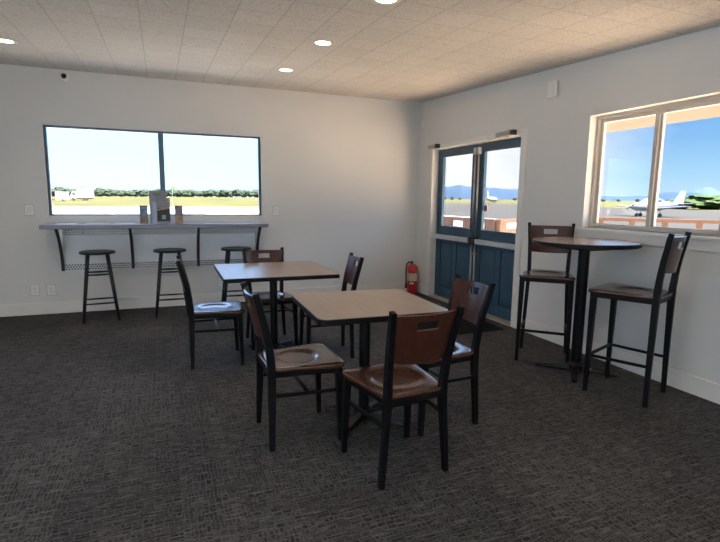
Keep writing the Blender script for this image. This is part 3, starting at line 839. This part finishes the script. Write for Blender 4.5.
# ------------------------------------------------------------------ fire extinguisher, mat
t = thing('fire_extinguisher', 'red fire extinguisher with white label standing in the corner', 'fire extinguisher', (-.135, -.165, 0), .5)
t.rotation_euler = (0, 0, -.6)
bm = B(); lathe(bm, [(.06, 0), (.074, .012), (.075, .05), (.075, .355), (.07, .385), (.05, .415), (.026, .43), (.024, .44)], 32)
c = obj('cylinder', bm, M['red'], t, smooth=True)
bm = B(); lathe(bm, [(.0758, .19), (.0762, .195), (.0762, .30), (.0758, .305)], 32); lb = obj('label_band', bm, simple('extinguisher_label', (.55, .50, .42), .5, var=.15, scale=25), t, smooth=True)
lb['label'] = 'pale instruction label wrapped round the cylinder'
bm = B(); box(bm, -.03, .03, -.0775, -.074, .145, .17); obj('small_label', bm, M['paper'], t)
bm = B(); lathe(bm, [(.0768, .305), (.077, .36), (.071, .39), (.052, .42), (.03, .432)], 32); obj('shoulder', bm, M['redcap'], t, smooth=True)
bm = B(); lathe(bm, [(.02, .43), (.02, .455), (.014, .46)], 16); v = obj('valve', bm, M['steel'], t)
bm = B(); bar(bm, [(.0, 0, .452), (-.0, -.055, .462), (0, -.11, .452)], .022, .008); bar(bm, [(0, 0, .463), (0, -.05, .482), (0, -.105, .486)], .022, .006)
obj('handle', bm, M['black_plastic'], v)
bm = B(); tube(bm, [(0, .0, .445), (-.05, -.01, .465), (-.085, -.012, .43), (-.094, -.012, .33), (-.092, -.012, .2), (-.09, -.012, .14)], .011, 10)
h = obj('hose', bm, M['black_plastic'], t, smooth=True)
bm = B(); tube(bm, [(-.09, -.012, .17), (-.09, -.012, .10), (-.09, -.012, .075)], [.012, .016, .018], 12); obj('nozzle', bm, M['black_plastic'], h)

bm = B(); slab(bm, rrect(.46, .42, .01), 0, .008, .003)
tag(obj('entrance_mat', bm, M['mat'], loc=(-.62, -1.93, 0)), 'dark rectangular entrance mat on the carpet before the doors', 'mat')

# ------------------------------------------------------------------ outside
GZ = -.15
CAMX, CAMY = -3.5305, -6.5946
def gz(x, y):
    """gently rising field beyond the apron"""
    dx, dy = x - CAMX, y - CAMY; r = math.hypot(dx, dy); az = math.degrees(math.atan2(dx, dy))
    amp = .35 + 1.75 * max(0, min(1, (az + 10) / 36))
    f = max(0, min(1, (r - 100) / 290)); return GZ + amp * f
bm = B(); rr = [8, 30, 60, 100, 130, 170, 210, 250, 300, 350, 390, 450, 700, 1100, 1700]
rings = []
for r in rr:
    rings.append([(CAMX + r * math.sin(math.radians(a)), CAMY + r * math.cos(math.radians(a)), 0) for a in range(0, 360, 3)])
rings = [[(x, y, gz(x, y) if not 120 < (math.degrees(math.atan2(x - CAMX, y - CAMY)) % 360) < 330 else GZ) for x, y, _ in q] for q in rings]
vr = loft(bm, list(reversed(rings)), cap=False); bm.faces.new(vr[-1])
struct(obj('ground', bm, M['ground'], smooth=True), 'airfield concrete, tarmac and grass', 'ground')
# eave over the right window
bm = B()
e0, e1 = .6, -8.5
pts = [(T, 2.27), (.83, 2.085), (.83, 2.30), (T, 2.48)]
loft(bm, [[(x, e0, z) for x, z in pts], [(x, e1, z) for x, z in pts]])
struct(obj('eave', bm, M['soffit']), 'timber boarded eave above the right window', 'eave')

def barrier(label, p, q, m, n=None, bw=.055, group='low timber barriers outside'):
    p = Vector((*p, 0)); q = Vector((*q, 0)); d = (q - p); Ln = d.length; rz = math.atan2(d.y, d.x)
    t = thing('timber_barrier', label, 'barrier', (p.x, p.y, 0), rz, group)
    obj('top_rail', box(B(), 0, Ln, -.045, .045, .955, 1.03), m, t, bevel=.006)
    obj('bottom_rail', box(B(), 0, Ln, -.045, .045, .74, .845), m, t, bevel=.006)
    n = n or max(2, round(Ln / .62))
    for k in range(n + 1):
        x = bw + (Ln - 2 * bw) * k / n
        obj('spacer_block', box(B(), x - bw, x + bw, -.04, .04, .845, .955), m, t)
    for x in (.08, Ln - .08):
        obj('post', box(B(), x - .045, x + .045, -.04, .04, GZ, .74), m, t)
    return t
barrier('shaded timber barrier seen through the left door glass', (1.98, 2.47), (2.13, .95), M['timber_shade'], 2, .13)
barrier('orange timber barrier seen through the right door glass', (2.145, .895), (3.85, 1.60), M['timber'], 2, .12)
barrier('orange timber barrier seen through the right window', (5.0, 2.15), (7.17, -.14), M['timber'])

# light aircraft on the apron
def aircraft():
    t = thing('light_aircraft', 'white low-wing propeller aircraft parked on the apron beyond the right window', 'aircraft', (44.6, 31.0, GZ), 0)
    # local: nose +X
    bm = B(); secs = [(3.0, .10, .12, 1.12), (2.9, .28, .30, 1.12), (2.3, .46, .46, 1.14), (1.5, .55, .56, 1.18), (.6, .58, .62, 1.22), (-.4, .56, .62, 1.24), (-1.6, .40, .44, 1.30), (-3.0, .22, .26, 1.40), (-4.1, .06, .14, 1.46)]
    rings = [[(x, w * math.cos(2 * PI * k / 20), zc + h * math.sin(2 * PI * k / 20)) for k in range(20)] for x, w, h, zc in secs]
    loft(bm, rings); obj('fuselage', bm, M['plane'], t, smooth=True)
    bm = B(); secs = [(1.75, .3, .1, 1.62), (1.1, .44, .40, 1.66), (.2, .46, .50, 1.68), (-.7, .40, .42, 1.66), (-1.5, .2, .12, 1.62)]
    rings = [[(x, w * math.cos(2 * PI * k / 18), zc + h * math.sin(2 * PI * k / 18)) for k in range(18)] for x, w, h, zc in secs]
    loft(bm, rings); cp = obj('cabin_roof', bm, M['plane'], t, smooth=True)
    for s in (-1, 1):
        for (x0, x1) in ((.25, 1.05), (-.65, .12)):
            bm = B(); w_ = .475
            v0 = [(x0, s * w_, 1.68), (x1, s * w_, 1.68), (x1 - .12, s * (w_ - .06), 1.98), (x0 + .06, s * (w_ - .06), 1.98)]
            v1 = [(x, y - s * .06, z) for x, y, z in v0]
            loft(bm, [v0, v1]); obj('side_window', bm, M['plane_dark'], cp)
    bm = B(); v0 = [(1.72, -.28, 1.66), (1.72, .28, 1.66), (1.14, .34, 2.02), (1.14, -.34, 2.02)]; v1 = [(x - .05, y, z - .03) for x, y, z in v0]
    loft(bm, [v0, v1]); obj('windscreen', bm, M['plane_dark'], cp)
    def foil(bm, root, tip, cr, ct, th):
        rings = []
        for c, ch in ((root, cr), (tip, ct)):
            c = Vector(c); up = Vector((0, 0, 1)) if abs(tip[1] - root[1]) > .2 else Vector((0, 1, 0))
            r = []
            for f, h in ((0, 0), (.08, .5), (.3, 1), (.6, .7), (1, .05), (.6, -.4), (.3, -.6), (.08, -.4)):
                r.append(c + Vector((-ch * f, 0, 0)) + up * h * th * ch)
            rings.append(r)
        loft(bm, rings)
    for s in (-1, 1):
        bm = B(); foil(bm, (1.15, s * .3, .84), (.95, s * 5.0, 1.22), 1.7, 1.1, .09); obj('wing', bm, M['plane_wing_shade'], t)
        bm = B(); foil(bm, (-3.2, s * .1, 1.5), (-3.45, s * 1.8, 1.52), .9, .6, .07); obj('tailplane', bm, M['plane_wing_shade'], t)
    bm = B(); foil(bm, (-2.5, 0, 1.5), (-3.6, 0, 3.0), 1.6, .75, .07); obj('tail_fin', bm, M['plane'], t)
    bm = B(); lathe(bm, [(.16, 0), (.13, .15), (.02, .28)], 16); bm.transform(Matrix.Translation((3.0, 0, 1.12)) @ Matrix.Rotation(PI / 2, 4, 'Y')); sp = obj('spinner', bm, M['plane'], t, smooth=True)
    for a in (.5, .5 + PI):
        bm = B(); bar(bm, [(3.1, .1 * math.cos(a), 1.12 + .1 * math.sin(a)), (3.1, .5 * math.cos(a), 1.12 + .5 * math.sin(a)), (3.1, .95 * math.cos(a), 1.12 + .95 * math.sin(a))], [.12, .16, .08], [.03, .025, .01])
        obj('propeller_blade', bm, M['tyre'], t)
    for x, y in ((2.2, 0), (.4, -1.4), (.4, 1.4)):
        bm = B(); tube(bm, [(x, y, .2), (x, y, .95)], .05, 8); g = obj('gear_strut', bm, M['pole'], t)
        bm = B(); tube(bm, [(x, y - .08, .2), (x, y + .08, .2)], .2, 16); obj('wheel', bm, M['tyre'], g)
    return t
ac = aircraft()
f_ = Vector((44.6 - CAMX, 31.0 - CAMY, 0)).normalized(); r_ = Vector((f_.y, -f_.x, 0))
hd = r_ * -.72 - f_ * .69
ac.rotation_euler = (0, 0, math.atan2(hd.y, hd.x)); ac.scale = (.92, .92, .92)

# small distant jet, tail toward us
t = thing('distant_aircraft', 'tiny white aircraft tail far off beyond the right door glass', 'aircraft', (95.6, 128.2, gz(95.6, 128.2)), math.radians(30))
t.scale = (.62, .62, .8)
bm = B(); secs = [(7, .2, .2, 1.5), (5.5, .8, .8, 1.5), (0, 1, 1, 1.6), (-4, .7, .7, 1.8), (-6.5, .15, .2, 2.1)]
loft(bm, [[(x, w_ * math.cos(2 * PI * k / 16), zc + h * math.sin(2 * PI * k / 16)) for k in range(16)] for x, w_, h, zc in secs]); obj('fuselage', bm, M['plane'], t, smooth=True)
bm = B(); loft(bm, [[(-2.6, -.15, 2), (-6, -.15, 2), (-6, .15, 2), (-2.6, .15, 2)], [(-5.0, -.08, 5.2), (-6.6, -.08, 5.2), (-6.6, .08, 5.2), (-5.0, .08, 5.2)]]); obj('tail_fin', bm, M['plane'], t)
for s in (-1, 1):
    bm = B(); loft(bm, [[(1.5, s * .6, 1.1), (-1, s * .6, 1.1), (-1, s * .6, 1.3), (1.5, s * .6, 1.3)], [(-.6, s * 6, 1.4), (-1.5, s * 6, 1.4), (-1.5, s * 6, 1.5), (-.6, s * 6, 1.5)]]); obj('wing', bm, M['plane_wing_shade'], t)
bm = B()
for x, y in ((5, 0), (-.5, 1.2), (-.5, -1.2)): tube(bm, [(x, y - .12, .3), (x, y + .12, .3)], .3, 12)
obj('wheels', bm, M['tyre'], t)

# white box truck and white trailer on the grass
def truck():
    t = thing('box_truck', 'large white box truck on the grass beyond the picture window', 'truck', (-22.6, 142.4, gz(-23.2, 142.4)), math.radians(3))
    t.scale = (.82, 1, 1)
    obj('cargo_box', box(B(), -1.4, 3.4, -1.2, 1.2, .75, 3.15), M['van'], t, bevel=.04)
    bm = B(); loft(bm, [[(-3.1, -1.05, .5), (-1.5, -1.05, .5), (-1.5, 1.05, .5), (-3.1, 1.05, .5)], [(-3.1, -1.05, 1.3), (-1.5, -1.05, 1.3), (-1.5, 1.05, 1.3), (-3.1, 1.05, 1.3)], [(-2.6, -.98, 2.3), (-1.5, -.98, 2.3), (-1.5, .98, 2.3), (-2.6, .98, 2.3)]])
    c = obj('cab', bm, M['van'], t, bevel=.04)
    for s in (-1, 1):
        bm = B(); box(bm, -2.55, -1.8, min(s * 1.0, s * 1.06), max(s * 1.0, s * 1.06), 1.4, 2.1); obj('cab_window', bm, M['plane_dark'], c)
    for x in (-2.4, .3, 1.25):
        for s in (-1, 1):
            bm = B(); tube(bm, [(x, s * .85, .42), (x, s * 1.15, .42)], .42, 18); obj('wheel', bm, M['tyre'], t)
    obj('chassis', box(B(), -2.8, 3.2, -.5, .5, .5, .75), M['tyre'], t)
truck()
t = thing('cargo_trailer', 'smaller white cargo trailer left of the box truck', 'trailer', (-24.65, 127.0, gz(-24.8, 127.0)), math.radians(2))
t.scale = (.76, 1, 1)
obj('body', box(B(), -1.7, 1.7, -1, 1, .25, 2.15), M['van'], t, bevel=.05)
for s in (-1, 1):
    bm = B(); tube(bm, [(.2, s * .85, .3), (.2, s * 1.06, .3)], .3, 16); obj('wheel', bm, M['tyre'], t)
bm = B(); bar(bm, [(-1.7, .5, .4), (-2.9, 0, .4)], .1, .1); bar(bm, [(-1.7, -.5, .4), (-2.9, 0, .4)], .1, .1); obj('hitch', bm, M['tyre'], t)

# windsock
t = thing('windsock', 'orange windsock on a thin pole beyond the picture window', 'windsock', (-1.75, 80.0, GZ), math.radians(180))
bm = B(); tube(bm, [(0, 0, 0), (0, 0, 3.1)], [.018, .012], 8); obj('pole', bm, M['pole'], t)
bm = B(); tube(bm, [(0, 0, 3.05), (-.3, 0, 3.02), (-.6, 0, 2.85), (-.95, 0, 2.6)], [.2, .19, .15, .1], 14); obj('sock', bm, M['orange'], t, smooth=True)

# trees
def crown(seed, sx, sy, sz, mat_, name='foliage', sub=3):
    bm = B(); bmesh.ops.create_icosphere(bm, subdivisions=sub, radius=1)
    for v in bm.verts:
        n = v.co.normalized(); k = 1 + .35 * noise.noise(n * 1.7 + Vector((seed, 0, 0))) + .22 * noise.noise(n * 4.5 + Vector((0, seed, 0)))
        v.co = Vector((n.x * k * sx, n.y * k * sy, sz + n.z * k * sz * (1 if n.z > 0 else .95)))
    bmesh.ops.recalc_face_normals(bm, faces=bm.faces[:])
    me = bpy.data.meshes.new(name); bm.to_mesh(me); bm.free(); me.materials.append(mat_); return me
crowns = [crown(i * 3.1, 6, 5, 4.1, M['tree1'] if i % 2 else M['tree2']) for i in range(6)]
bm = B(); tube(bm, [(0, 0, 0), (0, 0, 2.5)], [.3, .22], 8); me_tr = bpy.data.meshes.new('trunk'); bm.to_mesh(me_tr); bm.free(); me_tr.materials.append(M['bark'])
def tree(az, rng, s, i, label, group):
    a = math.radians(az)
    px_, py_ = CAMX + rng * math.sin(a), CAMY + rng * math.cos(a)
    t = thing('tree', label, 'tree', (px_, py_, gz(px_, py_)), i * 1.3, group)
    t.scale = (s, s, s * random.uniform(.85, 1.12))
    link('foliage', crowns[i % 6], None, t); link('trunk', me_tr, None, t)
    return t
i = 0
for k in range(44):
    az = -14.6 + 29.4 * k / 43
    rng = 392 if k % 2 else 406
    tree(az, rng, random.uniform(.62, .76) * (1.05 if az < -5 else .98), i, 'green tree in the row along the grass beyond the picture window', 'trees beyond the airfield grass'); i += 1
for az in (30.6, 31.2, 32.0, 32.9, 38.8, 39.6):
    tree(az, 300, random.uniform(.16, .24), i, 'small dark bush at the far grass edge beyond the doors', 'bushes beyond the doors'); i += 1
for az in (47.5, 48.9, 50.6, 51.4, 53.2, 54.3):
    tree(az, 300, random.uniform(.17, .25), i, 'small dark bush at the far grass edge beyond the right window', 'bushes beyond the right window'); i += 1
t = thing('shrub', 'big green rounded shrub mound at the right edge of the right window view', 'shrub', (101, 62.5, gz(101, 62.5)), 0)
link('foliage', crown(2.2, 6.5, 5, 1.5, M['bush'], sub=4), None, t)
link('foliage', crown(7.2, 2.5, 2.5, 1.0, M['bush']), None, t).location = (-3.3, 4.5, 0)

# hills
def ridge(name, rng, prof, m, label):
    """prof: (azimuth deg, height)"""
    bm = B(); lo, mi, hi = [], [], []
    a = prof[0][0]
    while a <= prof[-1][0]:
        for (a0, h0), (a1, h1) in zip(prof, prof[1:]):
            if a0 <= a <= a1:
                f = (a - a0) / (a1 - a0); f = f * f * (3 - 2 * f); h = h0 + (h1 - h0) * f; break
        h *= 1 + .10 * noise.noise(Vector((a * .9, rng, 0))) + .05 * noise.noise(Vector((a * 3.1, rng, 5)))
        r = math.radians(a); d = Vector((math.sin(r), math.cos(r), 0)); c = Vector((CAMX, CAMY, GZ))
        lo.append(c + d * rng); mi.append(c + d * (rng * 1.05) + Vector((0, 0, h * .6 * 1.05))); hi.append(c + d * (rng * 1.12) + Vector((0, 0, h * 1.12)))
        a += .25
    back = [p + Vector((0, 0, 0)) + (p - Vector((CAMX, CAMY, p.z))).normalized() * rng * .2 - Vector((0, 0, p.z - GZ)) for p in hi]
    loft(bm, [lo, mi, hi, back], closed=False, cap=False)
    struct(obj(name, bm, m, smooth=True), label, 'hills')
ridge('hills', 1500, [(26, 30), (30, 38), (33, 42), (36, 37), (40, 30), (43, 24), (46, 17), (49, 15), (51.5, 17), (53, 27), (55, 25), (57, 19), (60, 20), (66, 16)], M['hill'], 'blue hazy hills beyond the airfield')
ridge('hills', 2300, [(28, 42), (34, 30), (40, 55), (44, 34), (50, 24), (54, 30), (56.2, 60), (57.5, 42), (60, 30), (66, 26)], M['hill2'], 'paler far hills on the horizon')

# ------------------------------------------------------------------ light
sc = bpy.context.scene
wd = bpy.data.worlds.new('sky'); sc.world = wd; wd.use_nodes = True
nt = wd.node_tree; nt.nodes.clear()
out = N(nt, 'ShaderNodeOutputWorld'); bg = N(nt, 'ShaderNodeBackground')
tc = N(nt, 'ShaderNodeTexCoord'); sx = N(nt, 'ShaderNodeSeparateXYZ'); L(nt, tc.outputs['Generated'], sx.inputs[0])
el = mth(nt, 'MAXIMUM', sx.outputs[2], 0)
grad = ramp(nt, el, [(0, (.42, .64, .80)), (.05, (.27, .53, .77)), (.11, (.145, .39, .725)), (.158, (.14, .38, .75)), (.18, (1.0, 1.85, 3.3)), (.35, (1.8, 2.9, 4.8)), (.6, (1.3, 2.1, 3.3)), (1, (1.2, 1.7, 2.6))]).outputs[0]
# bright hazy cloud: strongest toward the back-left
side = mth(nt, 'ADD', mth(nt, 'MULTIPLY', sx.outputs[0], -.80), mth(nt, 'MULTIPLY', sx.outputs[1], .60))
mp = N(nt, 'ShaderNodeMapping'); mp.inputs['Scale'].default_value = (1, 1, 3.5); L(nt, tc.outputs['Generated'], mp.inputs[0])
cn = N(nt, 'ShaderNodeTexNoise'); cn.inputs['Scale'].default_value = 3.2; cn.inputs['Detail'].default_value = 7; cn.inputs['Roughness'].default_value = .6
L(nt, mp.outputs[0], cn.inputs['Vector'])
cl = mth(nt, 'ADD', mth(nt, 'MULTIPLY_ADD', side, 3.2, .90), mth(nt, 'MULTIPLY_ADD', cn.outputs[0], .7, -.35), clamp=True)
low = mth(nt, 'MULTIPLY', mth(nt, 'SUBTRACT', 1, mth(nt, 'MULTIPLY', el, 3.0), clamp=True), .12)
cl = mth(nt, 'ADD', cl, low, clamp=True)
# cap the cloud so that the window still shows some cyan
cl = mth(nt, 'MULTIPLY', cl, .9)
cl = mth(nt, 'MULTIPLY', cl, mth(nt, 'MULTIPLY_ADD', mth(nt, 'SUBTRACT', el, .12), -22, 1, clamp=True))
bk = N(nt, 'ShaderNodeMapRange'); bk.interpolation_type = 'SMOOTHSTEP'
L(nt, side, bk.inputs['Value']); bk.inputs['From Min'].default_value = .14; bk.inputs['From Max'].default_value = .42
cloud = mixc(nt, bk.outputs[0], (1.0, 1.03, 1.06), (.79, 1.7, 2.5))
colr = mixc(nt, cl, grad, cloud)
L(nt, colr, bg.inputs[0]); bg.inputs[1].default_value = 1.0; L(nt, bg.outputs[0], out.inputs[0])

sun = bpy.data.lights.new('sun', 'SUN'); sun.energy = 47; sun.angle = math.radians(1); sun.color = (1, .95, .87)
so = bpy.data.objects.new('sun', sun); COL.objects.link(so)
dv = Vector((-.35, .40, -.95)); so.rotation_euler = dv.to_track_quat('-Z', 'Y').to_euler()

def area(name, loc, aim, sx_, sy_, power, col):
    l = bpy.data.lights.new(name, 'AREA'); l.shape = 'RECTANGLE'; l.size = sx_; l.size_y = sy_; l.energy = power; l.color = col
    o = bpy.data.objects.new(name, l); COL.objects.link(o); o.location = loc
    o.rotation_euler = (Vector(aim) - Vector(loc)).to_track_quat('-Z', 'Y').to_euler(); return o
# downlight beams
for i, (x, y) in enumerate(((-2.242, -2.486), (-2.26, -1.259), (-4.729, -1.211), (-2.207, -3.649), (-4.73, -2.45), (-4.73, -3.65), (-2.2, -4.87), (-4.73, -4.87), (-2.2, -6.1), (-4.73, -6.1))):
    l = bpy.data.lights.new('downlight_beam', 'SPOT'); l.energy = 16; l.color = (1, .83, .62); l.spot_size = math.radians(130); l.spot_blend = .8; l.shadow_soft_size = .06
    o = bpy.data.objects.new('downlight_beam', l); COL.objects.link(o); o.location = (x, y, cz(y) - .02)
# added fill lamps washing the walls behind the camera, bouncing softly into the room
area('rear_wall_fill', (-4.0, -7.9, 1.9), (-4.0, -9.0, 1.4), 5.0, .6, 90, (.93, .96, 1))
area('side_wall_fill', (-6.3, -6.3, 1.5), (-7.2, -6.3, 1.1), 4.0, .6, 105, (.70, .85, 1))

# ------------------------------------------------------------------ camera
yaw, pit, rol, FPX = 0.3795753526129703, -0.1448569192359152, 0.012317208877860954, 497.2285769167421
fwd = Vector((math.sin(yaw) * math.cos(pit), math.cos(yaw) * math.cos(pit), math.sin(pit)))
r = Vector((math.cos(yaw), -math.sin(yaw), 0)); u = r.cross(fwd)
r2 = r * math.cos(rol) + u * math.sin(rol); u2 = -r * math.sin(rol) + u * math.cos(rol)
cam = bpy.data.cameras.new('camera'); co = bpy.data.objects.new('camera', cam); COL.objects.link(co)
cam.sensor_fit = 'HORIZONTAL'; cam.sensor_width = 36; cam.lens = 36 * FPX / 720
cam.clip_start = .05; cam.clip_end = 6000
mw = Matrix((r2, u2, -fwd)).transposed().to_4x4(); mw.translation = Vector((-3.530486725087763, -6.594644887040985, 1.3740644801396908))
co.matrix_world = mw
sc.camera = co
sc.view_settings.view_transform = 'Standard'; sc.view_settings.look = 'None'
sc.view_settings.exposure = .34; sc.view_settings.gamma = 1
